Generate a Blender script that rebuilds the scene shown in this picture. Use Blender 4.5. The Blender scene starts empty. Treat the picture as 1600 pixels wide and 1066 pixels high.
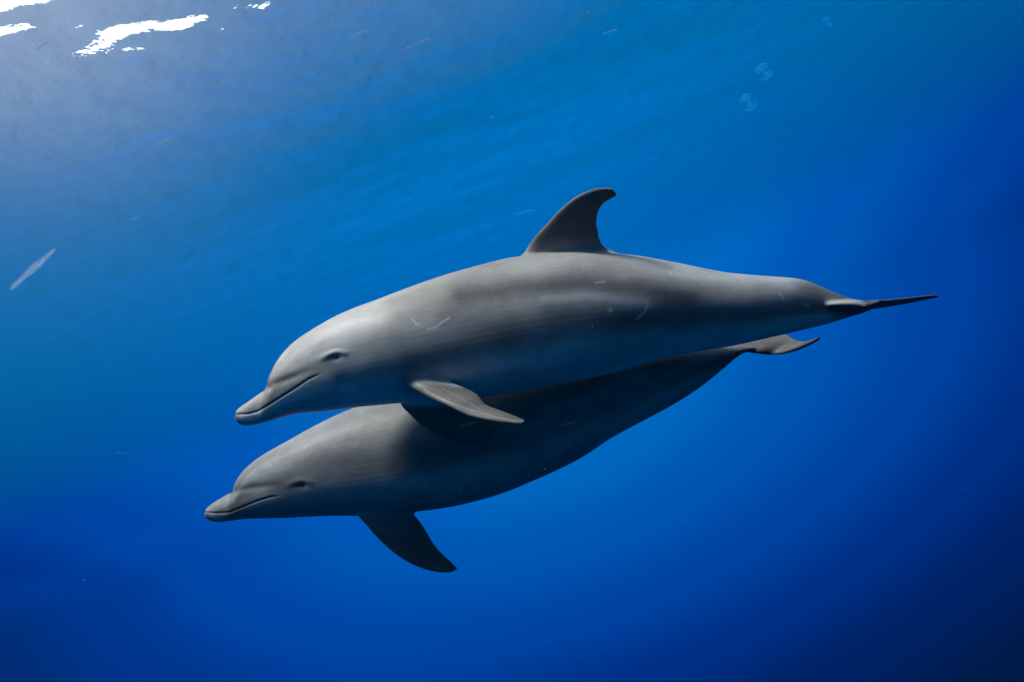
import bpy, math, random
import numpy as np
from mathutils import Vector, Matrix
random.seed(7); rng = np.random.default_rng(7)
SC = bpy.context.scene; COL = SC.collection

# ------------------------------------------------------------------ camera
FPX = 1000.0                     # focal length in pixels of the 1600 px frame
PITCH, ROLL = math.radians(6.5), math.radians(23.0)
DEPTH = 3.0                      # metres of water above the camera
F = np.array([0, math.cos(PITCH), math.sin(PITCH)])
up0 = np.array([0, -math.sin(PITCH), math.cos(PITCH)]); rt0 = np.array([1.0, 0, 0])
R = math.cos(ROLL)*rt0 - math.sin(ROLL)*up0
U = math.cos(ROLL)*up0 + math.sin(ROLL)*rt0
CAM = np.array([0.0, 0.0, -DEPTH])
cd = bpy.data.cameras.new('camera'); cam = bpy.data.objects.new('camera', cd); COL.objects.link(cam)
cd.sensor_width = 36; cd.lens = 36*FPX/1600; cd.clip_end = 500; cd.clip_start = 0.02
cam.matrix_world = Matrix(((R[0], U[0], -F[0], CAM[0]), (R[1], U[1], -F[1], CAM[1]), (R[2], U[2], -F[2], CAM[2]), (0, 0, 0, 1)))
SC.camera = cam

# ------------------------------------------------------------------ exposure
SC.view_settings.view_transform = 'Standard'; SC.view_settings.look = 'None'
SC.view_settings.exposure = 0.74; SC.view_settings.gamma = 1.0; SC.view_settings.use_curve_mapping = False
SC.cycles.use_denoising = True
SC.cycles.max_bounces = 8; SC.cycles.transparent_max_bounces = 8
SC.cycles.volume_bounces = 0
SC.cycles.sample_clamp_indirect = 6.0

# ------------------------------------------------------------------ sun
sun_c = np.array([-0.66, 0.74, -0.13])            # right, up, forward as the camera sees it
SUN = sun_c[0]*R + sun_c[1]*U + sun_c[2]*F; SUN /= np.linalg.norm(SUN)
ld = bpy.data.lights.new('sun', 'SUN'); ld.energy = 4.6; ld.angle = math.radians(10); ld.color = (1.0, 0.965, 0.89)
sun = bpy.data.objects.new('sun', ld); COL.objects.link(sun)
sun.rotation_euler = Vector(SUN).to_track_quat('Z', 'Y').to_euler(); sun.location = Vector(SUN)*20

# ------------------------------------------------------------------ node helpers
class NT:
    def __init__(s, tree): s.t = tree; s.n = tree.nodes; s.l = tree.links; s.n.clear()
    def new(s, kind, ins=None, **kw):
        nd = s.n.new(kind)
        for k, v in kw.items(): setattr(nd, k, v)
        for k, v in (ins or {}).items(): s.set(nd, k, v)
        return nd
    def set(s, nd, k, v):
        sock = nd.inputs[k]
        if isinstance(v, bpy.types.NodeSocket): s.l.new(v, sock)
        elif isinstance(v, bpy.types.Node): s.l.new(v.outputs[0], sock)
        else: sock.default_value = v
    def math(s, op, a, b=0.0, clamp=False):
        nd = s.new('ShaderNodeMath', operation=op, use_clamp=clamp); s.set(nd, 0, a); s.set(nd, 1, b); return nd.outputs[0]
    def vmath(s, op, a, b=(0, 0, 0)):
        nd = s.new('ShaderNodeVectorMath', operation=op); s.set(nd, 0, a); s.set(nd, 1, b)
        return nd.outputs['Value'] if op in ('DOT_PRODUCT', 'LENGTH') else nd.outputs[0]
    def mix(s, fac, a, b, blend='MIX'):
        nd = s.new('ShaderNodeMix', data_type='RGBA', blend_type=blend); s.set(nd, 0, fac); s.set(nd, 6, a); s.set(nd, 7, b); return nd.outputs[2]
    def ramp(s, fac, stops, interp='LINEAR'):
        nd = s.new('ShaderNodeValToRGB'); s.set(nd, 0, fac); cr = nd.color_ramp; cr.interpolation = interp
        while len(cr.elements) < len(stops): cr.elements.new(0.5)
        for e, (p, c) in zip(cr.elements, stops): e.position = p; e.color = (*c, 1)
        return nd.outputs[0]
    def range(s, v, a, b, c=0.0, d=1.0, smooth=True):
        nd = s.new('ShaderNodeMapRange', interpolation_type='SMOOTHSTEP' if smooth else 'LINEAR')
        s.set(nd, 0, v); s.set(nd, 1, a); s.set(nd, 2, b); s.set(nd, 3, c); s.set(nd, 4, d); return nd.outputs[0]
def mat(name):
    m = bpy.data.materials.new(name); m.use_nodes = True; return m, NT(m.node_tree)
def col4(c): return (*c, 1.0)

# ------------------------------------------------------------------ world: open water below, daylight sky above the surface
def cam_dir(px, py):
    v = (px-800)/FPX*R - (py-533)/FPX*U + F; return v/np.linalg.norm(v)
w = bpy.data.worlds.new('World'); SC.world = w; w.use_nodes = True
T = NT(w.node_tree)
tc = T.new('ShaderNodeTexCoord'); D = T.vmath('NORMALIZE', tc.outputs['Generated'])
ga, ge = math.radians(2), math.radians(1)
GLOW = (math.sin(ga)*math.cos(ge), math.cos(ga)*math.cos(ge), math.sin(ge))
# the water darkens quickly with depth and only slowly towards the surface
dz = T.new('ShaderNodeSeparateXYZ', {0: D})
zz = T.math('ADD', T.math('MULTIPLY', T.math('MAXIMUM', dz.outputs[2], 0.0), 0.4), T.math('MULTIPLY', T.math('MINIMUM', dz.outputs[2], 0.0), 1.85))
xx = T.math('MULTIPLY', dz.outputs[0], T.math('SUBTRACT', 1.0, T.math('MULTIPLY', T.math('MINIMUM', T.math('MAXIMUM', dz.outputs[2], 0.0), 0.25), 2.3)))
dq = T.new('ShaderNodeCombineXYZ', {0: xx, 1: dz.outputs[1], 2: zz})
dg = T.vmath('DOT_PRODUCT', T.vmath('NORMALIZE', dq), GLOW)
K = 1/0.14                                      # background strength is 0.14
def kk(r, g, b): return (r*K, g*K, b*K)
ang = T.math('ARCCOSINE', dg)
deg = T.math('MULTIPLY', ang, 180/math.pi)
f01 = T.math('DIVIDE', deg, 90.0, clamp=True)
WATER_AND_FILL = [(a/90, (0.0, g*0.76, b*0.80)) for a, g, b in ((0, .118, .390), (12, .100, .370), (22, .067, .320), (32, .038, .245), (39, .017, .155), (45, .007, .070), (51, .002, .018), (58, .002, .016), (66, .012, .038), (90, .020, .055))]  # last stops rise again: fill light added outside the view
wcol = T.ramp(f01, WATER_AND_FILL, 'EASE')
wcol = T.vmath('SCALE', wcol); wsc = wcol.node; T.set(wsc, 'Scale', T.math('MULTIPLY', T.math('ADD', T.math('MULTIPLY', T.math('MINIMUM', T.math('MAXIMUM', dz.outputs[2], 0.0), 0.25), 0.7), 1.0), K))
sky = T.new('ShaderNodeTexSky', sky_type='NISHITA', sun_disc=False)
elev = math.asin(SUN[2]); sky.sun_elevation = elev; sky.sun_rotation = math.atan2(SUN[0], SUN[1])
# sun glare added to the sky to whiten the glints, apart from the sun lamp
hz = cam_dir(180, 60).copy(); hz[2] = 0; hz /= np.linalg.norm(hz)
e_air = math.radians(24); BR = hz*math.cos(e_air); BR[2] = math.sin(e_air)
gl = T.vmath('DOT_PRODUCT', D, tuple(BR))
gl = T.math('POWER', T.math('MAXIMUM', gl, 0.0), 30.0)
glow = T.vmath('SCALE', (1.0, 0.97, 0.9)); T.set(glow.node, 'Scale', T.math('MULTIPLY', gl, 64.0))
skyc = T.vmath('ADD', sky.outputs[0], glow)
sep = T.new('ShaderNodeSeparateXYZ', {0: D})
zf = T.range(sep.outputs[2], 0.27, 0.37)
bg = T.new('ShaderNodeBackground', {0: T.mix(zf, wcol, skyc), 1: 0.14})
T.new('ShaderNodeOutputWorld', {0: bg})

# ------------------------------------------------------------------ object helpers
def new_obj(name, me, m=None, parent=None, loc=None):
    o = bpy.data.objects.new(name, me); COL.objects.link(o)
    if m: me.materials.append(m)
    if parent: o.parent = parent
    if loc is not None: o.location = loc
    return o
def mesh_from(name, v, f, smooth=True):
    me = bpy.data.meshes.new(name)
    me.from_pydata(np.asarray(v).tolist() if isinstance(v, np.ndarray) else v, [], f); me.update()
    if smooth: me.polygons.foreach_set('use_smooth', [True]*len(me.polygons))
    return me
def tag(o, label=None, cat=None, group=None, kind=None):
    if label: o['label'] = label
    if cat: o['category'] = cat
    if group: o['group'] = group
    if kind: o['kind'] = kind
    return o
def P(px, py, d):
    """world point on the sight line of a frame position at distance d along the view axis"""
    px = np.asarray(px, float); py = np.asarray(py, float); d = np.asarray(d, float)
    return CAM + ((px-800)/FPX*d)[..., None]*R - ((py-533)/FPX*d)[..., None]*U + d[..., None]*F
def to_cam(v):
    q = v-CAM; d = q@F
    return (q@R)/d*FPX+800, 533-(q@U)/d*FPX, d

# ------------------------------------------------------------------ sea surface
def sea_surface():
    n = 620
    t = np.linspace(-1, 1, n)
    def warp(t, c): return c + 70*np.sinh(4.6*t)/np.sinh(4.6)
    near = cam_dir(200, 60); near = near*DEPTH/near[2]
    X, Y = np.meshgrid(warp(t, near[0]), warp(t, near[1]), indexing='ij')
    far_ = np.hypot(X, Y); calm = 1-0.72*np.clip((far_-4.8)/9, 0, 1)**0.8
    cell = np.maximum(np.abs(np.gradient(X, axis=0)), np.abs(np.gradient(Y, axis=1)))
    Z = np.zeros_like(X)
    r = np.random.default_rng(2615)
    hx, hy = R[0], R[1]; base = math.atan2(hz[1], hz[0])
    for i in range(70):
        lam = 0.16*(1.075**i)
        a = base + r.normal(0, 0.45)
        k = 2*math.pi/lam; amp = 0.021*lam**1.0*(0.6+0.8*r.random())/ (1+lam*0.35)
        fade = np.clip((lam/cell-3)/4, 0, 1)
        ph = k*(X*math.cos(a)+Y*math.sin(a)) + r.random()*6.28
        Z += amp*0.110*fade*np.sin(ph)*calm
    # a few steeper chops where the sky breaks through
    v = np.stack([X, Y, Z], -1).reshape(-1, 3)
    idx = np.arange(n*n).reshape(n, n)
    f = np.stack([idx[:-1, :-1], idx[1:, :-1], idx[1:, 1:], idx[:-1, 1:]], -1).reshape(-1, 4)
    me = mesh_from('sea_surface', v, f.tolist())
    m, t_ = mat('water_surface')
    geo = t_.new('ShaderNodeNewGeometry')
    n1 = t_.new('ShaderNodeTexNoise', {'Vector': geo.outputs['Position'], 'Scale': 6.0, 'Detail': 3.0, 'Roughness': 0.55})
    bump = t_.new('ShaderNodeBump', {'Strength': 0.20, 'Distance': 0.02, 'Height': n1.outputs[0]})
    fr = t_.new('ShaderNodeFresnel', {'IOR': 1.33, 'Normal': bump.outputs[0]})
    refr = t_.new('ShaderNodeBsdfRefraction', {'Color': (1, 1, 1, 1), 'Roughness': 0.08, 'IOR': 1.33, 'Normal': bump.outputs[0]})
    # noise in the see-through tint stands in for waves focusing light into dapples
    lens = t_.new('ShaderNodeTexNoise', {'Vector': geo.outputs['Position'], 'Scale': 2.6, 'Detail': 2.5, 'Roughness': 0.55, 'Distortion': 0.6})
    tr = t_.new('ShaderNodeBsdfTransparent', {'Color': t_.ramp(lens.outputs[0], [(0.36, (0.38, 0.40, 0.42)), (0.60, (1, 1, 1))], 'EASE')})
    geo_i = t_.math('ABSOLUTE', t_.vmath('DOT_PRODUCT', geo.outputs['Incoming'], geo.outputs['Normal']))
    gls = t_.new('ShaderNodeBsdfGlossy', {'Color': (1, 1, 1, 1), 'Roughness': 0.30, 'Normal': bump.outputs[0]})
    a = t_.new('ShaderNodeMixShader', {0: 0.9, 1: refr, 2: tr})
    b = t_.new('ShaderNodeMixShader', {0: fr, 1: a, 2: gls})
    # made-up scatter: blue and whitish tints brighten the surface by view angle
    inc = t_.new('ShaderNodeSeparateXYZ', {0: geo.outputs['Incoming']})
    flat = t_.math('ABSOLUTE', inc.outputs[2])
    wavy = t_.math('ABSOLUTE', t_.vmath('DOT_PRODUCT', geo.outputs['Incoming'], geo.outputs['Normal']))
    cosv = t_.math('ADD', t_.math('MULTIPLY', flat, 0.8), t_.math('MULTIPLY', wavy, 0.2))
    n2 = t_.new('ShaderNodeTexNoise', {'Vector': geo.outputs['Position'], 'Scale': 3.2, 'Detail': 5.0, 'Roughness': 0.55})
    grain = t_.new('ShaderNodeBump', {'Strength': 0.9, 'Distance': 0.09, 'Height': n2.outputs[0]})
    tl = t_.new('ShaderNodeBsdfTranslucent', {'Color': (0.0, 0.165, 0.40, 1), 'Normal': grain})
    f1 = t_.math('MULTIPLY', t_.range(cosv, 0.03, 0.40, 0.07, 0.26), t_.range(cosv, 0.76, 0.95, 1.0, 0.15))
    b = t_.new('ShaderNodeMixShader', {0: f1, 1: b, 2: tl})
    tw = t_.new('ShaderNodeBsdfTranslucent', {'Color': (0.98, 0.86, 0.66, 1), 'Normal': grain})
    lobe = t_.math('POWER', t_.math('MAXIMUM', t_.vmath('DOT_PRODUCT', geo.outputs['Incoming'], tuple(-cam_dir(-60, -70))), 0.0), 40.0)
    f2 = t_.math('ADD', t_.range(cosv, 0.44, 0.74, 0.0, 0.040), t_.math('MULTIPLY', lobe, 0.064))  # lobe paints a whitish glow around the glints
    b = t_.new('ShaderNodeMixShader', {0: f2, 1: b, 2: tw})
    # ever fainter towards the limit of sight
    clr = t_.new('ShaderNodeBsdfTransparent', {'Color': (1, 1, 1, 1)})
    b = t_.new('ShaderNodeMixShader', {0: t_.range(t_.vmath('LENGTH', geo.outputs['Position']), 10.5, 31.0), 1: b, 2: clr})
    t_.new('ShaderNodeOutputMaterial', {0: b})
    o = new_obj('sea_surface', me, m); tag(o, 'rippled sea surface seen from below with bright glints', kind='structure')
    return o
sea_surface()

# ------------------------------------------------------------------ haze of the water
def haze():
    x, z0, z1 = 72, -75, 0.9
    v = [(a*x, b*x+2, c) for a in (-1, 1) for b in (-1, 1) for c in (z0, z1)]
    f = [(0, 1, 3, 2), (4, 6, 7, 5), (0, 4, 5, 1), (2, 3, 7, 6), (0, 2, 6, 4), (1, 5, 7, 3)]
    me = mesh_from('haze', v, f, False)
    m, t = mat('water_haze')
    vol = t.new('ShaderNodeVolumePrincipled', {'Color': (0.001, 0.17, 0.85, 1), 'Density': 0.0012, 'Anisotropy': 0.45, 'Absorption Color': (0.2, 0.6, 0.9, 1)})
    out = t.new('ShaderNodeOutputMaterial'); t.l.new(vol.outputs[0], out.inputs['Volume'])
    tag(new_obj('haze', me, m), 'clear blue sea water fading into the distance', kind='stuff')
haze()

# ------------------------------------------------------------------ interpolation
def pchip(x, y, q):
    x = np.asarray(x, float); y = np.asarray(y, float); q = np.asarray(q, float)
    h = np.diff(x); d = np.diff(y)/h; m = np.zeros_like(y)
    for i in range(1, len(x)-1):
        if d[i-1]*d[i] > 0:
            w1 = 2*h[i]+h[i-1]; w2 = h[i]+2*h[i-1]; m[i] = (w1+w2)/(w1/d[i-1]+w2/d[i])
    m[0] = d[0]; m[-1] = d[-1]
    i = np.clip(np.searchsorted(x, q)-1, 0, len(x)-2); t = np.clip((q-x[i])/h[i], 0, 1)
    return ((2*t**3-3*t**2+1)*y[i] + (t**3-2*t**2+t)*h[i]*m[i] + (-2*t**3+3*t**2)*y[i+1] + (t**3-t**2)*h[i]*m[i+1])
def poly(pts, q): p = np.array(pts, float); return pchip(p[:, 0], p[:, 1], q)
def smooth1(a, n=2):
    a = a.copy()
    for _ in range(n): a[1:-1] = 0.25*a[:-2]+0.5*a[1:-1]+0.25*a[2:]
    return a

# ------------------------------------------------------------------ dolphin builders
def body_loft(sp):
    x0, x1 = sp['x0'], sp['x1']; n = 260
    t = np.linspace(0, 1, n); u = np.where(t < 0.12, (t/0.12)**2*0.06, 0.06+(t-0.12)/0.88*0.94)
    xs = x0+(x1-x0)*u
    top = poly(sp['top'], xs); bot = poly(sp['bot'], xs); hw = poly(sp['half'], xs); dc = poly(sp['depth'], xs)
    top[30:] = smooth1(top, 3)[30:]; bot[30:] = smooth1(bot, 6)[30:]; hw = smooth1(hw, 10)
    ex = poly(sp['round'], xs)
    m = 72; V = []
    for i in range(n):
        a = np.arange(m)/m*2*math.pi
        ca, sa = np.cos(a), np.sin(a); e = 2/ex[i]
        cx = np.sign(sa)*np.abs(sa)**e; cy = np.sign(ca)*np.abs(ca)**e
        cyp = (top[i]+bot[i])/2 - cy*(bot[i]-top[i])/2
        d = dc[i] + cx*hw[i]
        # keep every ring in the plane of its own depth so the profile stays true
        w = P(np.full(m, xs[i]), cyp, np.full(m, dc[i])) + (cx*hw[i])[:, None]*sp['side']
        V.append(w)
    V = np.concatenate(V); faces = []
    for i in range(n-1):
        for j in range(m):
            a, b = i*m+j, i*m+(j+1) % m; faces.append((a, b, b+m, a+m))
    faces.append(tuple(range(m))[::-1]); faces.append(tuple((n-1)*m+j for j in range(m)))
    return V, faces
def fin_loft(secs, nrm=None, sub=8, tipk=1.0):
    """secs: (leading px, py, depth), (trailing px, py, depth), thickness in metres"""
    L = P(*np.array([s[0] for s in secs]).T); Tt = P(*np.array([s[1] for s in secs]).T); th = np.array([s[2] for s in secs])
    k = np.arange(len(secs)); q = np.linspace(0, len(secs)-1, (len(secs)-1)*sub+1)
    def cr(A): # catmull-rom
        A = np.asarray(A, float)
        if A.ndim == 1: A = A[:, None]
        E = np.vstack([2*A[0]-A[1], A, 2*A[-1]-A[-2]]); i = np.minimum(q.astype(int), len(secs)-2); t = (q-i)[:, None]
        p0, p1, p2, p3 = E[i], E[i+1], E[i+2], E[i+3]
        return 0.5*(2*p1+(p2-p0)*t+(2*p0-5*p1+4*p2-p3)*t**2+(3*p1-p0-3*p2+p3)*t**3)
    L, Tt, th = cr(L), cr(Tt), cr(th)[:, 0]
    mid = (L+Tt)/2; span = np.gradient(mid, axis=0); m = 18
    prof = []
    for j in range(m):
        c = 0.5-0.5*math.cos(j/m*2*math.pi); s = 1 if j <= m/2 else -1
        y = 2.6*(0.2969*math.sqrt(max(c, 0))-0.126*c-0.3516*c*c+0.2843*c**3-0.1030*c**4)*1.9+0.04*math.sin(math.pi*min(1,max(0,c)))
        prof.append((c, s*y if 0 < j < m and j != m/2 else 0.0))
    V = []; keep = None
    for i in range(len(L)):
        ch = Tt[i]-L[i]; nn = np.cross(ch, span[i]); nn /= np.linalg.norm(nn)+1e-9
        if keep is not None and nn@keep < 0: nn = -nn
        if keep is not None: nn = nn*0.5+keep*0.5; nn /= np.linalg.norm(nn)
        keep = nn
        for c, y in prof: V.append(L[i]+ch*c+nn*(y*th[i]+0.0032*np.sign(y)*min(1, (c*(1.02-c))*25)))
    V = np.array(V); fs = []
    for i in range(len(L)-1):
        for j in range(m):
            a, b = i*m+j, i*m+(j+1) % m; fs.append((a, b, b+m, a+m))
    fs.append(tuple(range(m))[::-1]); fs.append(tuple((len(L)-1)*m+j for j in range(m)))
    return V, fs
def unify(pieces, voxel):
    V = []; Fc = []; o = 0
    for v, f in pieces:
        V.append(v); Fc += [tuple(i+o for i in q) for q in f]; o += len(v)
    me = mesh_from('union', np.concatenate(V), Fc, False)
    import bmesh
    bm = bmesh.new(); bm.from_mesh(me); bmesh.ops.recalc_face_normals(bm, faces=bm.faces); bm.to_mesh(me); bm.free()
    ob = bpy.data.objects.new('union', me); COL.objects.link(ob)
    md = ob.modifiers.new('remesh', 'REMESH'); md.mode = 'VOXEL'; md.voxel_size = voxel; md.use_smooth_shade = True
    dg_ = bpy.context.evaluated_depsgraph_get(); out = bpy.data.meshes.new_from_object(ob.evaluated_get(dg_))
    bpy.data.objects.remove(ob); bpy.data.meshes.remove(me)
    return out
def get_v(me):
    a = np.empty(len(me.vertices)*3); me.vertices.foreach_get('co', a); return a.reshape(-1, 3)
def edges(me):
    e = np.empty(len(me.edges)*2, dtype=np.int64); me.edges.foreach_get('vertices', e); return e.reshape(-1, 2)
def laplace(v, e, wt, it, lam=0.5, mu=None):
    n = len(v); deg = np.bincount(e.ravel(), minlength=n).astype(float)
    for k in range(it):
        for s in ((lam,) if mu is None else (lam, mu)):
            acc = np.stack([np.bincount(e[:, 0], v[e[:, 1], c], n)+np.bincount(e[:, 1], v[e[:, 0], c], n) for c in range(3)], 1)
            v = v+(acc/deg[:, None]-v)*(s*wt)[:, None]
    return v
def scalar_blur(a, e, it):
    n = len(a); deg = np.bincount(e.ravel(), minlength=n).astype(float)
    for _ in range(it):
        a = 0.5*a+0.5*(np.bincount(e[:, 0], a[e[:, 1]], n)+np.bincount(e[:, 1], a[e[:, 0]], n))/deg
    return a
def line_dist(px, py, pts):
    pts = np.array(pts, float); best = np.full(px.shape, 1e9); along = np.zeros(px.shape); L = 0
    tot = np.sum(np.linalg.norm(np.diff(pts, axis=0), axis=1))
    for a, b in zip(pts[:-1], pts[1:]):
        d = b-a; l2 = d@d; t = np.clip(((px-a[0])*d[0]+(py-a[1])*d[1])/l2, 0, 1)
        ds = np.hypot(px-a[0]-t*d[0], py-a[1]-t*d[1]); k = ds < best
        best[k] = ds[k]; along[k] = (L+t[k]*math.sqrt(l2))/tot; L += math.sqrt(l2)
    return best, along
def ss(a, b, x): t = np.clip((x-a)/(b-a), 0, 1); return t*t*(3-2*t)

def skin(name):
    m, t = mat(name)
    att = t.new('ShaderNodeAttribute', attribute_name='skin_tone')
    mark = t.new('ShaderNodeAttribute', attribute_name='marks')
    tcn = t.new('ShaderNodeTexCoord')
    fl = t.new('ShaderNodeAttribute', attribute_name='flow')
    mp = t.new('ShaderNodeMapping', {'Vector': tcn.outputs['Object'], 'Rotation': (0, 0, 0), 'Scale': (1, 1, 3.2)})
    n1 = t.new('ShaderNodeTexNoise', {'Vector': fl.outputs['Vector'], 'Scale': 1.6, 'Detail': 7.0, 'Roughness': 0.58, 'Distortion': 0.35})
    n2 = t.new('ShaderNodeTexNoise', {'Vector': mp, 'Scale': 38.0, 'Detail': 4.0, 'Roughness': 0.65})
    n4 = t.new('ShaderNodeTexNoise', {'Vector': tcn.outputs['Object'], 'Scale': 11.0, 'Detail': 5.0, 'Roughness': 0.62, 'Distortion': 0.8})
    k = t.math('MULTIPLY', t.range(n4.outputs[0], 0.32, 0.68, 0.92, 1.07), t.math('MULTIPLY', t.range(n1.outputs[0], 0.3, 0.7, 0.76, 1.18), t.range(n2.outputs[0], 0.3, 0.7, 0.96, 1.04)))
    c = t.vmath('SCALE', att.outputs['Color']); t.set(c.node, 'Scale', k)
    c = t.mix(mark.outputs['Fac'], c, (0.52, 0.53, 0.53, 1))
    n3 = t.new('ShaderNodeTexNoise', {'Vector': mp, 'Scale': 90.0, 'Detail': 3.0})
    h = t.math('ADD', t.math('MULTIPLY', n3.outputs[0], 0.35), n2.outputs[0])
    bump = t.new('ShaderNodeBump', {'Strength': 0.06, 'Distance': 0.004, 'Height': h})
    bs = t.new('ShaderNodeBsdfPrincipled', {'Base Color': c, 'Roughness': 0.45, 'IOR': 1.23, 'Normal': bump.outputs[0],
        'Subsurface Weight': 0.0})
    t.new('ShaderNodeOutputMaterial', {0: bs}); return m
EYE, te = mat('dark_wet_eye'); te.new('ShaderNodeOutputMaterial', {0: te.new('ShaderNodeBsdfPrincipled', {'Base Color': (0.012, 0.009, 0.008, 1), 'Roughness': 0.12})})

def ellipsoid(c, ax, r, nu=24, nv=14):
    """ellipsoid mesh: axes ax (3 unit vectors), radii r"""
    V = [c+ax[2]*r[2]]; 
    for i in range(1, nv):
        a = math.pi*i/nv
        for j in range(nu):
            b = 2*math.pi*j/nu; V.append(c+ax[0]*(r[0]*math.sin(a)*math.cos(b))+ax[1]*(r[1]*math.sin(a)*math.sin(b))+ax[2]*(r[2]*math.cos(a)))
    V.append(c-ax[2]*r[2]); fs = [(0, 1+j, 1+(j+1) % nu) for j in range(nu)]
    for i in range(nv-2):
        for j in range(nu):
            a, b = 1+i*nu+j, 1+i*nu+(j+1) % nu; fs.append((a, a+nu, b+nu, b))
    l = 1+(nv-2)*nu; fs += [(len(V)-1, l+(j+1) % nu, l+j) for j in range(nu)]
    return np.array(V), fs

def dolphin(sp):
    root = bpy.data.objects.new('dolphin', None); COL.objects.link(root)
    base = P(*sp['origin']); root.location = base; root.empty_display_size = 0.3
    tag(root, sp['label'], 'dolphin', 'dolphins swimming side by side')
    side = sp['side']
    me = unify([body_loft(sp)]+[fin_loft(s) for s in sp['fins']], 0.0037)
    me.name = 'body'
    v = get_v(me); e = edges(me); n = len(v)
    one = np.ones(n)
    v = laplace(v, e, one, 10, 0.5, -0.52)
    wt = np.zeros(n)
    for px, py, d, r in sp['blend']:
        q = np.linalg.norm(v-P(px, py, d), axis=1); wt = np.maximum(wt, np.exp(-(q/r)**2*1.2))
    v = laplace(v, e, wt, 70, 0.6)
    me.vertices.foreach_set('co', v.ravel()); me.update()
    nr = np.empty(n*3); me.vertices.foreach_get('normal', nr) if False else me.vertices.foreach_get('normal', nr); nr = nr.reshape(-1, 3)
    # mirrored plane coordinates, in frame pixels of the near side
    px, py, d = to_cam(v)
    dc = poly(sp['depth'], np.clip(px, sp['x0'], sp['x1']))
    off = (v-P(px, py, dc))@side
    far = d > dc
    vm = v.copy(); 
    s_ = (d-dc); vm[far] = v[far] - (2*s_[far]/(F@side))[:, None]*side
    mx, my, md = to_cam(vm)
    up = (nr@U)
    # grooves and ridges
    disp = np.zeros(n); dark = np.zeros(n); marks = np.zeros(n)
    flat = ss(0.15, 0.5, np.abs(nr@F))
    for pts, wpx, dep, dk, fade in sp['grooves']:
        ds, al = line_dist(mx, my, pts)
        g = np.exp(-(ds/wpx)**2)*(1-ss(fade, 1.0, al))
        disp -= g*dep; dark = np.maximum(dark, g*dk)
    ex, ey = sp['eye']
    rx = (mx-ex); ry = (my-ey); a = math.radians(sp['eye_tilt']); qx = rx*math.cos(a)-ry*math.sin(a); qy = rx*math.sin(a)+ry*math.cos(a)
    rr = np.sqrt((qx/np.where(qx < 0, 2.3, 1.6))**2+qy**2)
    disp += sp['brow']*(0.0055*np.exp(-((rr-8.5)/4)**2)*ss(4, -7, qy) )
    disp -= 0.004*np.exp(-(rr/4.5)**2)
    dark = np.maximum(dark, (0.25+0.30*sp['brow'])*np.exp(-(rr/4.8)**2))
    v = v+nr*(scalar_blur(disp, e, 1))[:, None]
    me.vertices.foreach_set('co', (v-base).ravel()); me.update()
    # skin colour: natural markings, with light dapple and crease shade painted in
    X = np.clip(mx, sp['x0'], sp['x1']); tp = poly(sp['top'], X); bt = poly(sp['bot'], X)
    fr = (my-tp)/(bt-tp)
    def C(c): return np.array(c)[None, :]
    def noise(s, seed):
        r = np.random.default_rng(seed); o = np.zeros(n)
        for i in range(9):
            a = r.normal(0, 0.5); k = s*(1.5**(i*0.6)); o += np.sin(k*(mx*math.cos(a)*0.35+my*math.sin(a)+my)/60+r.random()*7+1.5*np.sin(mx/ (40+30*r.random())+r.random()*7))/(1+i*0.6)
        return o/3
    nz = noise(1.0, sp['seed'])
    cape, flank, belly = sp['skin_tone']
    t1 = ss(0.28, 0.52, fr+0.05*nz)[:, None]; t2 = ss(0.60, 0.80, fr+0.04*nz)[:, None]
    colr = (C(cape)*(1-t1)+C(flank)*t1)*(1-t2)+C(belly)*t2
    for pts, wpx, amt, tint in sp['markings_and_dapple']:
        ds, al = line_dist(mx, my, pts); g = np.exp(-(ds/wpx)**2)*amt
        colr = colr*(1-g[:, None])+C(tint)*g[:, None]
    # fins are darker than the flank
    off_body = ss(0.0, 0.15, -fr)+ss(1.02, 1.10, fr)+ss(sp['x1']-90, sp['x1']-25, mx)
    hwv = poly(sp['half'], X); cyv = np.abs((my-(tp+bt)/2)/((bt-tp)/2)); cxv = np.abs(off)/hwv
    outside = np.sqrt(cyv**2+cxv**2)                         # 1 on the trunk, more on whatever stands off it
    pect = ss(1.10, 1.30, outside)*ss(0.30, 0.45, fr)*(1-ss(sp['x1']-260, sp['x1']-200, mx))
    ob_ = np.clip(scalar_blur(off_body, e, 25), 0, 1)[:, None]
    colr = colr*(1-ob_)+C(sp['fin_colour'])*ob_
    pb = np.clip(scalar_blur(pect, e, 14), 0, 1)[:, None]; colr = colr*(1-pb)+C(sp['pectoral_colour'])*pb
    colr *= (1-dark)[:, None]  # mouth and crease lines: own dark tone plus painted groove shade
    for pts, wpx, amt in sp['scars_and_lit_strip']:
        ds, al = line_dist(mx, my, pts); marks = np.maximum(marks, amt*np.exp(-(ds/wpx)**2)*(~far))
    ca = me.color_attributes.new('skin_tone', 'FLOAT_COLOR', 'POINT')
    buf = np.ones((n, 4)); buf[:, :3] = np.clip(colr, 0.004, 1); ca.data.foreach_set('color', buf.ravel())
    fo = me.attributes.new('flow', 'FLOAT_VECTOR', 'POINT'); fo.data.foreach_set('vector', np.stack([mx/260+sp['seed'], fr*2.1+0.35*np.sin(mx/170), off*1.5], 1).ravel())
    fa = me.attributes.new('marks', 'FLOAT', 'POINT'); fa.data.foreach_set('value', marks)
    me.materials.clear(); body = new_obj('body', me, sp['skin'], root)
    me.polygons.foreach_set('use_smooth', [True]*len(me.polygons))
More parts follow.
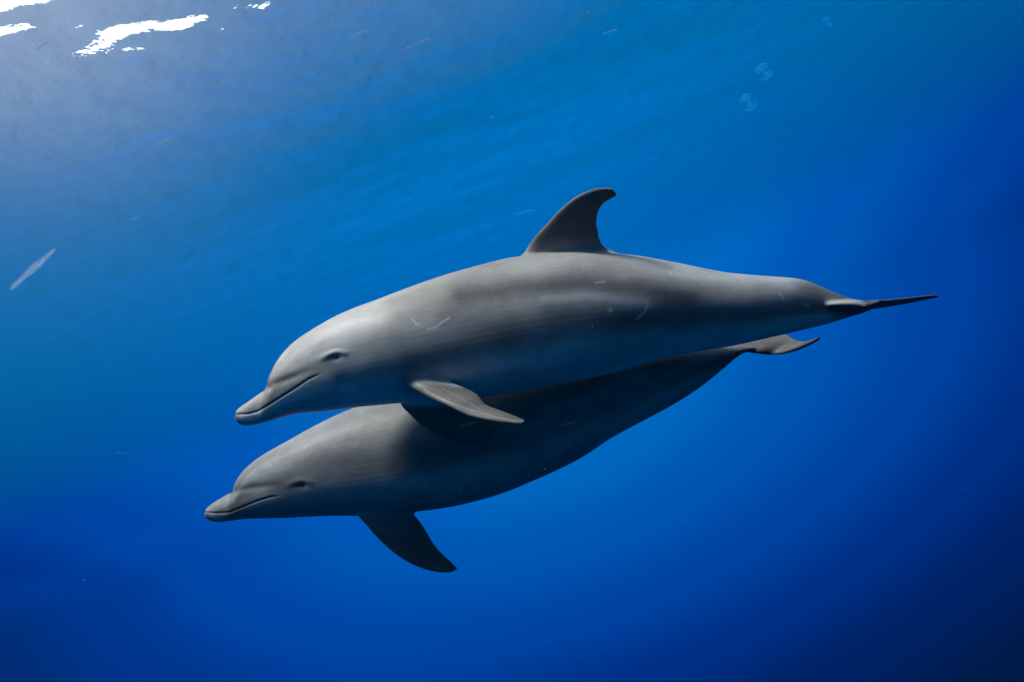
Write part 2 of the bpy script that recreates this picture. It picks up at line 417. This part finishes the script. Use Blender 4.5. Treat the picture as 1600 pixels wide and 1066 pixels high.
    # eyes
    for sgn in (1, -1):
        pxs, pys, dd = to_cam(v)
        if sgn == 1: k = np.where(~far)[0]
        else: k = np.where(far)[0]
        k = k[np.argmin(np.hypot(mx[k]-ex, my[k]-ey))]
        nn = nr[k]; c = v[k]-nn*0.0088-base
        tx = np.cross(U, nn); tx /= np.linalg.norm(tx); ty = np.cross(nn, tx)
        V, fs = ellipsoid(c, (tx, ty, nn), (0.0125, 0.009, 0.011))
        new_obj('eye', mesh_from('eye', V, fs), EYE, root)
    return root

# ---- the upper, nearer dolphin
side1 = F+0.04*R; side1 /= np.linalg.norm(side1)
DU = 2.56
upper = dict(origin=(850, 520, DU), x0=369.2, x1=1372, side=side1, seed=3, half_out=0.245,
    label='upper dolphin, nearer the camera, with tall curved dorsal fin and sunlit grey brown back',
    skin=skin('dolphin_skin_warm_grey'),
    top=[(369, 646), (370.5, 641.5), (375, 637), (387, 628.5), (402, 618), (412, 611), (418, 606), (421, 596), (428, 579), (443, 554), (465, 532), (497, 511), (528, 493.5), (559, 480), (591, 468.5), (613, 460), (650, 446), (700, 429),
         (750, 415), (800, 403), (850, 397), (900, 394), (950, 396), (996, 400), (1024, 405), (1052, 410), (1092, 418), (1134, 426), (1177, 430), (1219, 433), (1247, 435.5), (1269, 442), (1289, 450.5), (1311, 459.5), (1334, 467), (1352, 470), (1372, 471)],
    bot=[(369, 650), (370.5, 657), (375, 662), (384, 665), (396, 664), (418, 659), (440, 652.5), (465, 646), (503, 643), (528, 640), (559, 636), (591, 633), (624, 630), (690, 627), (752, 621.5), (771, 619), (820, 610), (858, 604), (903, 595), (959, 582), (996, 571.5),
         (1045, 558), (1090, 549.5), (1143, 541), (1171, 535), (1219, 524), (1258, 515), (1289, 507.5), (1312, 500.5), (1328, 496), (1342, 492), (1358, 486), (1372, 478)],
    half=[(369, .010), (371, .020), (378, .031), (392, .038), (410, .045), (420, .056), (432, .080), (450, .104), (480, .135), (520, .165), (560, .188), (620, .216), (700, .242), (800, .252), (900, .238), (1000, .202), (1100, .150), (1180, .104), (1250, .062), (1300, .036), (1340, .022), (1372, .009)],
    depth=[(369, DU-.05), (700, DU), (1000, DU), (1200, DU+.03), (1372, DU+.08)],
    round=[(369, 2.1), (420, 2.25), (600, 2.1), (900, 2.0), (1200, 1.9), (1372, 1.9)],
    fins=[
      [((806, 440, DU-0.000), (1008, 440, DU-0.000), .060), ((811, 404, DU-0.000), (986, 407, DU-0.000), .052), ((836, 369.5, DU-0.044), (944, 381, DU-0.027), .036), ((855, 349, DU-0.073), (934.5, 360, DU-0.057), .028), ((874, 328.5, DU-0.102), (932.5, 344, DU-0.080), .022),
       ((893, 312, DU-0.126), (936, 329, DU-0.101), .018), ((911, 301.5, DU-0.141), (943, 318.5, DU-0.116), .015), ((930, 295, DU-0.150), (951, 313, DU-0.124), .012), ((944, 293.5, DU-0.152), (959, 308.5, DU-0.131), .010), ((956, 295, DU-0.150), (964, 304.5, DU-0.136), .007)],
      [((618, 590, DU-.10), (676, 577, DU-.10), .040), ((636, 602, DU-.185), (684, 588, DU-.15), .034), ((668, 619, DU-.265), (712, 600, DU-.20), .027), ((700, 633.5, DU-.34), (744, 615.5, DU-.25), .022),
       ((732, 648.5, DU-.38), (759, 632.5, DU-.30), .018), ((772, 657.5, DU-.42), (791, 645.5, DU-.35), .014), ((803, 661, DU-.44), (812, 654, DU-.39), .010), ((818, 660.5, DU-.45), (822, 659, DU-.43), .006)],
      [((616, 600, DU+.05), (700, 590, DU+.05), .036), ((625, 631, DU+.07), (712, 622, DU+.06), .032), ((640, 648, DU+.085), (728, 640, DU+.07), .026), ((662, 667, DU+.10), (742, 653, DU+.085), .021),
       ((688, 681, DU+.11), (755, 664, DU+.10), .017), ((716, 690, DU+.12), (765, 673, DU+.11), .012), ((745, 693, DU+.13), (770, 681, DU+.125), .008)],
      [((1268, 484, DU+.05), (1374, 470, DU+.08), .026), ((1312, 486, DU+.08), (1388, 469, DU+.12), .024), ((1352, 482, DU+.13), (1408, 467, DU+.16), .020), ((1394, 476.5, DU+.19), (1434, 464, DU+.21), .015), ((1430, 470, DU+.25), (1454, 462, DU+.26), .011), ((1459, 464.3, DU+.30), (1469, 461, DU+.30), .007)],
      [((1268, 477, DU+.05), (1374, 473, DU+.08), .028), ((1298, 475.5, DU-.01), (1372, 473, DU+.00), .022), ((1320, 474.5, DU-.09), (1368, 474.5, DU-.08), .017), ((1340, 475, DU-.16), (1363, 476.5, DU-.15), .012), ((1351, 477, DU-.20), (1359, 478, DU-.20), .008)]],
    blend=[(820, 398, DU, .05), (860, 396, DU, .05), (900, 394, DU, .05), (940, 393, DU, .05), (975, 398, DU, .06), (645, 596, DU-.20, .075), (672, 590, DU-.19, .075), (640, 628, DU+.14, .06), (690, 624, DU+.13, .06), (1290, 474, DU+.05, .05), (1330, 478, DU+.06, .045)],
    grooves=[([(366, 647.5), (387, 647), (402, 643), (421, 632), (443, 618), (465, 604), (481, 593), (492, 588), (503, 584.5)], 1.1, .0048, .75, .88),
             ([(416, 607), (424, 601), (440, 596), (460, 589), (480, 580), (500, 571)], 5.5, .0050, .10, .35),
             ([(414, 600), (419, 606), (424, 612)], 3.0, .004, .05, .6),
             ([(540, 600), (600, 612), (660, 618)], 9, .004, .0, .5)],
    eye=(526, 559), eye_tilt=12, brow=1.0,
    skin_tone=((.275, .275, .25), (.22, .25, .24), (.46, .56, .56)),
    markings_and_dapple=[([(1275, 474), (1345, 476)], 12, .85, (.08, .085, .085)), ([(640, 597), (665, 600), (690, 604)], 15, .75, (.14, .135, .125)), ([(426, 600), (450, 589), (480, 576), (512, 564)], 9, .65, (.10, .105, .11)),  # first patch darkens the fluke lobe where the sun catches it
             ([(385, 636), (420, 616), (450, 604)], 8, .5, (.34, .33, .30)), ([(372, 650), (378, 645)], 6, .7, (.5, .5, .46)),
             ([(455, 565), (500, 530), (590, 495)], 26, .65, (.46, .46, .43)), ([(560, 585), (620, 570)], 22, .4, (.36, .38, .38)), ([(420, 590), (440, 560)], 12, .4, (.42, .42, .40)),  # bright light dapple on the forehead painted into the skin
             ([(385, 655), (440, 638), (510, 596)], 12, .8, (.62, .63, .61)),  # cheek and jaw paled in place of fill light
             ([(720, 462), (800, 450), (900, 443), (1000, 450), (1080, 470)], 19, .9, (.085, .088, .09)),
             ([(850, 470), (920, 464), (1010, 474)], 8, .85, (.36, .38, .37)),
             ([(1060, 425), (1150, 440), (1230, 445)], 14, .6, (.42, .44, .44)),  # light dapple along the back painted in
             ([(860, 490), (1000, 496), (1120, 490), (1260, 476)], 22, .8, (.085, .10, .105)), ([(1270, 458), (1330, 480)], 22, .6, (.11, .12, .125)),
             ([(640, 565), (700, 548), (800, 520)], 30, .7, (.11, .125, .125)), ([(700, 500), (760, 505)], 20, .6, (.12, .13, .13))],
    near_fin=[[(640, 596), (700, 615), (760, 640), (822, 660)]], fin_colour=(.11, .108, .105), pectoral_colour=(.135, .128, .115),
    scars_and_lit_strip=[([(662, 612), (705, 630), (742, 643)], .8, .28), ([(690, 606), (722, 624), (752, 641)], .7, .20), ([(735, 640), (775, 652), (805, 658)], .8, .25), ([(655, 600), (690, 612)], .7, .18), ([(880, 330), (905, 309), (925, 300)], .8, .12), ([(868, 348), (890, 326)], .7, .10), ([(820, 425), (870, 415)], .9, .16), ([(835, 429), (880, 420)], .8, .13), ([(560, 520), (600, 508)], .8, .14), ([(1085, 455), (1130, 452)], .9, .14), ([(1090, 461), (1128, 459)], .8, .12), ([(1170, 478), (1205, 474)], .9, .14), ([(644, 499), (652, 507), (649, 508), (656, 507)], 1.1, .75), ([(668, 514), (680, 512), (690, 504), (702, 497)], 1.2, .75), ([(953, 484), (954, 486)], 3.2, .55),
           ([(995, 499), (1008, 486), (1012, 475)], 1.5, .55), ([(1218, 458), (1224, 467)], 1.6, .5), ([(1046, 425), (1049, 430)], 1.5, .5), ([(1256, 476), (1264, 480), (1262, 474)], 1.6, .35),
           ([(1290, 474), (1320, 470), (1345, 469)], 3, .4), ([(640, 585), (668, 586)], 1.2, .35), ([(930, 442), (945, 440)], 1.4, .3), ([(760, 519), (772, 521)], 1.2, .25)])  # wide fluke line is its lit strip painted in
# ---- the lower, farther dolphin
DL = 2.98; TL = 2.83
side2 = F-0.02*R; side2 /= np.linalg.norm(side2)
lower = dict(origin=(740, 690, DL), x0=321.8, x1=1182, side=side2, seed=11, half_out=0.262,
    label='lower dolphin, farther away and mostly in shade, pectoral fin hanging down',
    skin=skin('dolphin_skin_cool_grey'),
    top=[(321.5, 800), (323, 795), (327, 790.5), (332, 786.5), (346, 778), (358, 771), (365, 768), (368, 759), (375, 743.5), (386, 730.5), (403, 716), (423, 703.5), (444, 692), (472, 676), (501, 660.5), (530, 646.5), (559, 635), (600, 620), (650, 606), (750, 588), (830, 577), (950, 562), (1050, 549), (1110, 542.5), (1150, 541), (1182, 541)],
    bot=[(321.5, 803), (323, 808), (328, 812), (340, 815.5), (357, 814), (386, 809.5), (415, 808), (444, 807), (472, 805.5), (501, 804), (530, 803), (560, 803), (600, 802), (647, 797.5), (703, 790), (760, 776.5), (800, 763), (828, 751), (865, 735), (903, 716), (925, 702.5), (944, 689), (978, 670), (1015, 651), (1053, 630.5), (1090, 607), (1128, 577), (1150, 558), (1162, 551), (1182, 548)],
    half=[(321.5, .012), (324, .024), (330, .034), (345, .044), (360, .054), (368, .066), (380, .090), (400, .120), (430, .150), (470, .182), (520, .212), (580, .238), (680, .262), (780, .262), (860, .240), (940, .200), (1010, .150), (1080, .098), (1130, .060), (1182, .020)],
    depth=[(321, DL-.06), (600, DL), (750, DL-.03), (900, DL-.12), (1050, DL-.24), (1120, DL-.21), (1182, TL)],
    round=[(321, 2.1), (400, 2.25), (600, 2.1), (900, 2.0), (1182, 1.9)],
    fins=[
      [((700, 640, DL), (860, 620, DL), .06), ((712, 598, DL), (838, 578, DL), .052), ((738, 560, DL), (826, 552, DL), .036), ((762, 532, DL), (824, 530, DL), .024), ((786, 510, DL), (832, 514, DL), .018), ((808, 498, DL), (842, 503, DL), .013), ((826, 494, DL), (850, 497, DL), .008)],
      [((548, 772, DL-.11), (640, 765, DL-.09), .040), ((555, 803, DL-.13), (645, 796, DL-.09), .036), ((573, 823, DL-.135), (654, 808, DL-.09), .030), ((592, 843, DL-.13), (664, 825, DL-.085), .025), ((614, 863, DL-.125), (675, 845, DL-.08), .021),
       ((640, 880, DL-.115), (688, 862, DL-.075), .017), ((668, 891, DL-.10), (702, 875, DL-.07), .013), ((692, 895, DL-.09), (712, 885, DL-.065), .009), ((706, 894, DL-.08), (715, 889, DL-.065), .006)],
      [((560, 765, DL+.15), (640, 760, DL+.15), .045), ((572, 785, DL+.22), (645, 775, DL+.21), .034), ((600, 790, DL+.30), (658, 778, DL+.28), .026), ((630, 786, DL+.38), (672, 775, DL+.36), .018), ((665, 775, DL+.45), (684, 768, DL+.43), .010)],
      [((1130, 545, TL+.05), (1214, 516, TL+.06), .030), ((1152, 548, TL+.02), (1222, 519, TL+.00), .028), ((1178, 552.5, TL-.02), (1231, 524, TL-.03), .022), ((1202, 554.5, TL-.03), (1243, 530.5, TL-.06), .018), ((1226, 551.5, TL-.08), (1256, 534, TL-.08), .015), ((1250, 544, TL-.11), (1270, 531.5, TL-.11), .012), ((1273, 533.5, TL-.13), (1284, 526.5, TL-.13), .008)],
      [((1130, 545, TL+.05), (1214, 516, TL+.06), .030), ((1158, 533, TL+.13), (1216, 510, TL+.13), .024), ((1184, 520, TL+.21), (1222, 503, TL+.20), .018), ((1206, 508, TL+.27), (1232, 496, TL+.26), .012), ((1225, 498, TL+.31), (1240, 490, TL+.31), .008)]],
    blend=[(730, 595, DL, .07), (780, 588, DL, .07), (830, 580, DL, .07), (565, 800, DL-.12, .07), (610, 799, DL-.12, .07), (645, 796, DL-.10, .07), (1150, 546, TL+.03, .06), (1170, 542, TL+.03, .05)],
    grooves=[([(318, 800), (337, 802), (357, 801), (380, 792), (403, 782.5), (423, 776.5), (438, 775)], 1.05, .005, .7, .88),
             ([(363, 769), (372, 766), (390, 763), (420, 759), (450, 757)], 5.0, .0055, .10, .35),
             ([(372, 760), (392, 736), (420, 712)], 3.0, .003, .10, .5)],
    eye=(472, 759.5), eye_tilt=5, brow=0.45,
    skin_tone=((.225, .235, .225), (.15, .165, .165), (.24, .29, .30)),
    markings_and_dapple=[([(322, 801), (330, 808)], 8, .7, (.55, .55, .52)), ([(345, 808), (400, 800), (440, 795)], 9, .5, (.36, .40, .40)), ([(370, 762), (420, 757), (470, 757)], 9, .6, (.09, .095, .10)),
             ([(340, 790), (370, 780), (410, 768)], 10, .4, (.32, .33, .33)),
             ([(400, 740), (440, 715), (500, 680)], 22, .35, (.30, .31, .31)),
             ([(960, 585), (990, 590), (1000, 586)], 9, .45, (.34, .34, .33)),  # lit rim of the back painted in
             ([(1140, 546), (1160, 545), (1230, 540)], 12, .8, (.46, .46, .43))],  # sunlit look of the fluke painted into the skin
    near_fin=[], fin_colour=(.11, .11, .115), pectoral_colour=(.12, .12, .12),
    scars_and_lit_strip=[([(476, 701), (480, 696)], 1.4, .25), ([(820, 664), (840, 660)], 1.2, .3), ([(445, 724), (452, 722)], 1.2, .2), ([(690, 742), (712, 738)], 1.3, .2), ([(520, 700), (560, 690)], .9, .18), ([(524, 706), (560, 697)], .9, .14)])
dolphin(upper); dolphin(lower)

# ------------------------------------------------------------------ backscatter streaks and blurred specks given solid form, and drifting flakes
def film(name, colour, dens, soft=True):
    m, t = mat(name)
    tr = t.new('ShaderNodeBsdfTransparent', {'Color': (1, 1, 1, 1)})
    a = t.new('ShaderNodeBsdfDiffuse', {'Color': col4(colour)}); b = t.new('ShaderNodeBsdfTranslucent', {'Color': col4(colour)})
    ab = t.new('ShaderNodeMixShader', {0: 0.5, 1: a, 2: b})
    tcn = t.new('ShaderNodeTexCoord'); nz = t.new('ShaderNodeTexNoise', {'Vector': tcn.outputs['Object'], 'Scale': 120.0})
    g = t.new('ShaderNodeNewGeometry'); fc = t.math('ABSOLUTE', t.vmath('DOT_PRODUCT', g.outputs['Incoming'], g.outputs['Normal']))
    k = t.math('POWER', fc, 2.4) if soft else t.math('ADD', t.math('MULTIPLY', t.math('POWER', t.math('SUBTRACT', 1.0, fc), 2.0), 0.9), 0.15)
    t.new('ShaderNodeOutputMaterial', {0: t.new('ShaderNodeMixShader', {0: t.math('MULTIPLY', t.math('MULTIPLY', t.range(nz.outputs[0], 0.2, 0.8, 0.6, 1.3), dens), k), 1: tr, 2: ab})}); return m
def streak(p0, p1, wpx, d, label, colour, dens, bend=0.0):  # backscatter streaks built as soft tubes
    a, b = P(p0[0], p0[1], d), P(p1[0], p1[1], d*1.01); r0 = wpx/2/FPX*d; n = 26; m = 10
    ax = (b-a)/np.linalg.norm(b-a); s1 = np.cross(ax, F); s1 /= np.linalg.norm(s1); s2 = np.cross(ax, s1); L = np.linalg.norm(b-a)
    V = []; base = (a+b)/2
    for i in range(n):
        t = i/(n-1); c = a+(b-a)*t+s1*(bend*L*math.sin(math.pi*t))
        rr = r0*max(0.03, math.sin(math.pi*min(1, max(0, t)))**0.3)*(0.85+0.15*math.sin(11*t+d*9))
        for j in range(m):
            th = 2*math.pi*j/m; V.append(c+s1*rr*math.cos(th)+s2*rr*math.sin(th)-base)
    fs = [(i*m+j, i*m+(j+1) % m, (i+1)*m+(j+1) % m, (i+1)*m+j) for i in range(n-1) for j in range(m)]
    fs += [tuple(range(m))[::-1], tuple((n-1)*m+j for j in range(m))]
    o = new_obj('backscatter_streak', mesh_from('backscatter_streak', np.array(V), fs), film('streak_film', colour, dens), None, base)
    tag(o, label, 'backscatter', 'drifting plankton streaks')
streak((15, 453), (87, 388), 12, 0.9, 'large pale grey strand drifting close to the camera at the left edge', (.75, .85, .95), .34)
streak((238, 231), (267, 214), 3.2, 1.6, 'short pinkish strand drifting below the bright sun glints', (.6, .55, .55), .40)
streak((624, 80), (673, 59), 4.5, 1.5, 'faint long brownish strand drifting near the surface, above the dorsal fin', (.5, .47, .45), .24)
streak((541, 62), (574, 46), 4, 1.7, 'faint bluish strand just left of the long brownish one', (.5, .55, .6), .20)
streak((281, 75), (306, 62), 3, 1.9, 'thin pale strand right under the chain of sun glints', (.6, .6, .6), .28)
streak((57, 78), (77, 66), 4.0, 1.8, 'small twisted brown strand at the left of the brightest sun glint', (.5, .38, .3), .45, .05)
streak((806, 335), (836, 327), 3, 2.1, 'faint blue strand drifting left of the dorsal fin', (.3, .5, .65), .22)
streak((201, 345), (218, 340), 2.5, 1.6, 'tiny pale strand drifting in open water right of the large pale one', (.5, .6, .7), .35)
streak((942, 53), (966, 45), 3, 2.0, 'pale strand near the top, high above the dorsal fin', (.5, .6, .65), .30)
streak((716, 667), (752, 657), 5, 1.9, 'reddish strand in front of the dark far pectoral fin', (.26, .19, .19), .06)
streak((872, 666), (903, 658), 4, 2.0, 'faint grey strand in front of the shaded lower dolphin', (.4, .4, .42), .05)
streak((1060, 815), (1098, 812), 5, 2.2, 'dim blue strand in the open water below the lower dolphin', (.05, .30, .65), .10)
streak((178, 708), (202, 708), 5, 1.8, 'dim blue strand left of the lower snout', (.12, .4, .65), .18)

def orb(px, py, rpx, d, label, ang, stretch=1.0):  # out-of-focus specks built as clear orbs
    c = P(px, py, d); r = rpx/FPX*d
    root = bpy.data.objects.new('orb', None); COL.objects.link(root); root.location = c; root.empty_display_size = r
    tag(root, label, 'orb', 'small clear orbs drifting at the upper right')
    ca, sa = math.cos(ang), math.sin(ang); ex = R*ca+U*sa; ey = -R*sa+U*ca
    o0 = np.zeros(3)
    V, fs = ellipsoid(o0, (ex, ey, F), (r*stretch, r, r*0.8), 28, 16); new_obj('clear_shell', mesh_from('clear_shell', V, fs), film('clear_shell_film', (.02, .6, 1.0), .30, False), root)
    V, fs = ellipsoid(o0, (ex, ey, F), (r*0.72*stretch, r*0.72, r*0.5), 28, 16)
    V = V+0.1*r*ex; new_obj('inner_body', mesh_from('inner_body', V, fs), film('inner_body_film', (.02, .6, 1.0), .26), root)
    V, fs = ellipsoid(ex*0.1*r-ey*0.15*r, (ex, ey, F), (r*0.30, r*0.22, r*0.22), 18, 10); new_obj('core', mesh_from('core', V, fs), film('core_film', (.25, .7, .95), .25), root)
orb(1194, 112, 13, 1.7, 'round clear salp with a visible gut, largest of the three', 0.4)
orb(1169, 160, 12, 1.8, 'clear salp just below left of the largest round one', 2.2, 1.15)
orb(1294, 34, 6, 1.9, 'smallest clear salp, nearest the top edge of the picture', 2.7, 1.7)

def marine_snow():
    r = np.random.default_rng(5); V = []; fs = []
    mains = [(472, 39), (482, 75), (700, 18), (190, 165), (4, 165), (906, 20), (918, 19), (925, 44), (940, 45), (880, 75), (885, 74), (752, 238), (748, 229), (768, 183), (905, 117), (995, 131), (1208, 225), (330, 70), (420, 90), (232, 100)]
    pts = [(x, y, r.uniform(1.6, 2.3), r.uniform(0.8, 1.7)) for x, y in mains]
    for _ in range(420):
        d = r.uniform(0.9, 7.0); pts.append((r.uniform(-300, 1900), r.uniform(-250, 1300), d, r.uniform(0.25, 0.75)))
    for x, y, d, k in pts:
        c = P(x, y, d); s = k*0.0016
        a = r.normal(size=3); a /= np.linalg.norm(a); b = np.cross(a, r.normal(size=3)); b /= np.linalg.norm(b); c3 = np.cross(a, b)
        o = len(V); e = (s*r.uniform(1.2, 2.6), s, s*0.6)
        for q, ax in zip(e, (a, b, c3)): V += [c+ax*q, c-ax*q]
        for i in (0, 1):
            for j in (2, 3):
                for l in (4, 5): fs.append((o+i, o+j, o+l))
    ob = new_obj('marine_snow', mesh_from('marine_snow', np.array(V), fs, False), film('snow_flake', (.55, .62, .66), .5))
    tag(ob, 'tiny pale flakes drifting in the water', kind='stuff')
marine_snow()
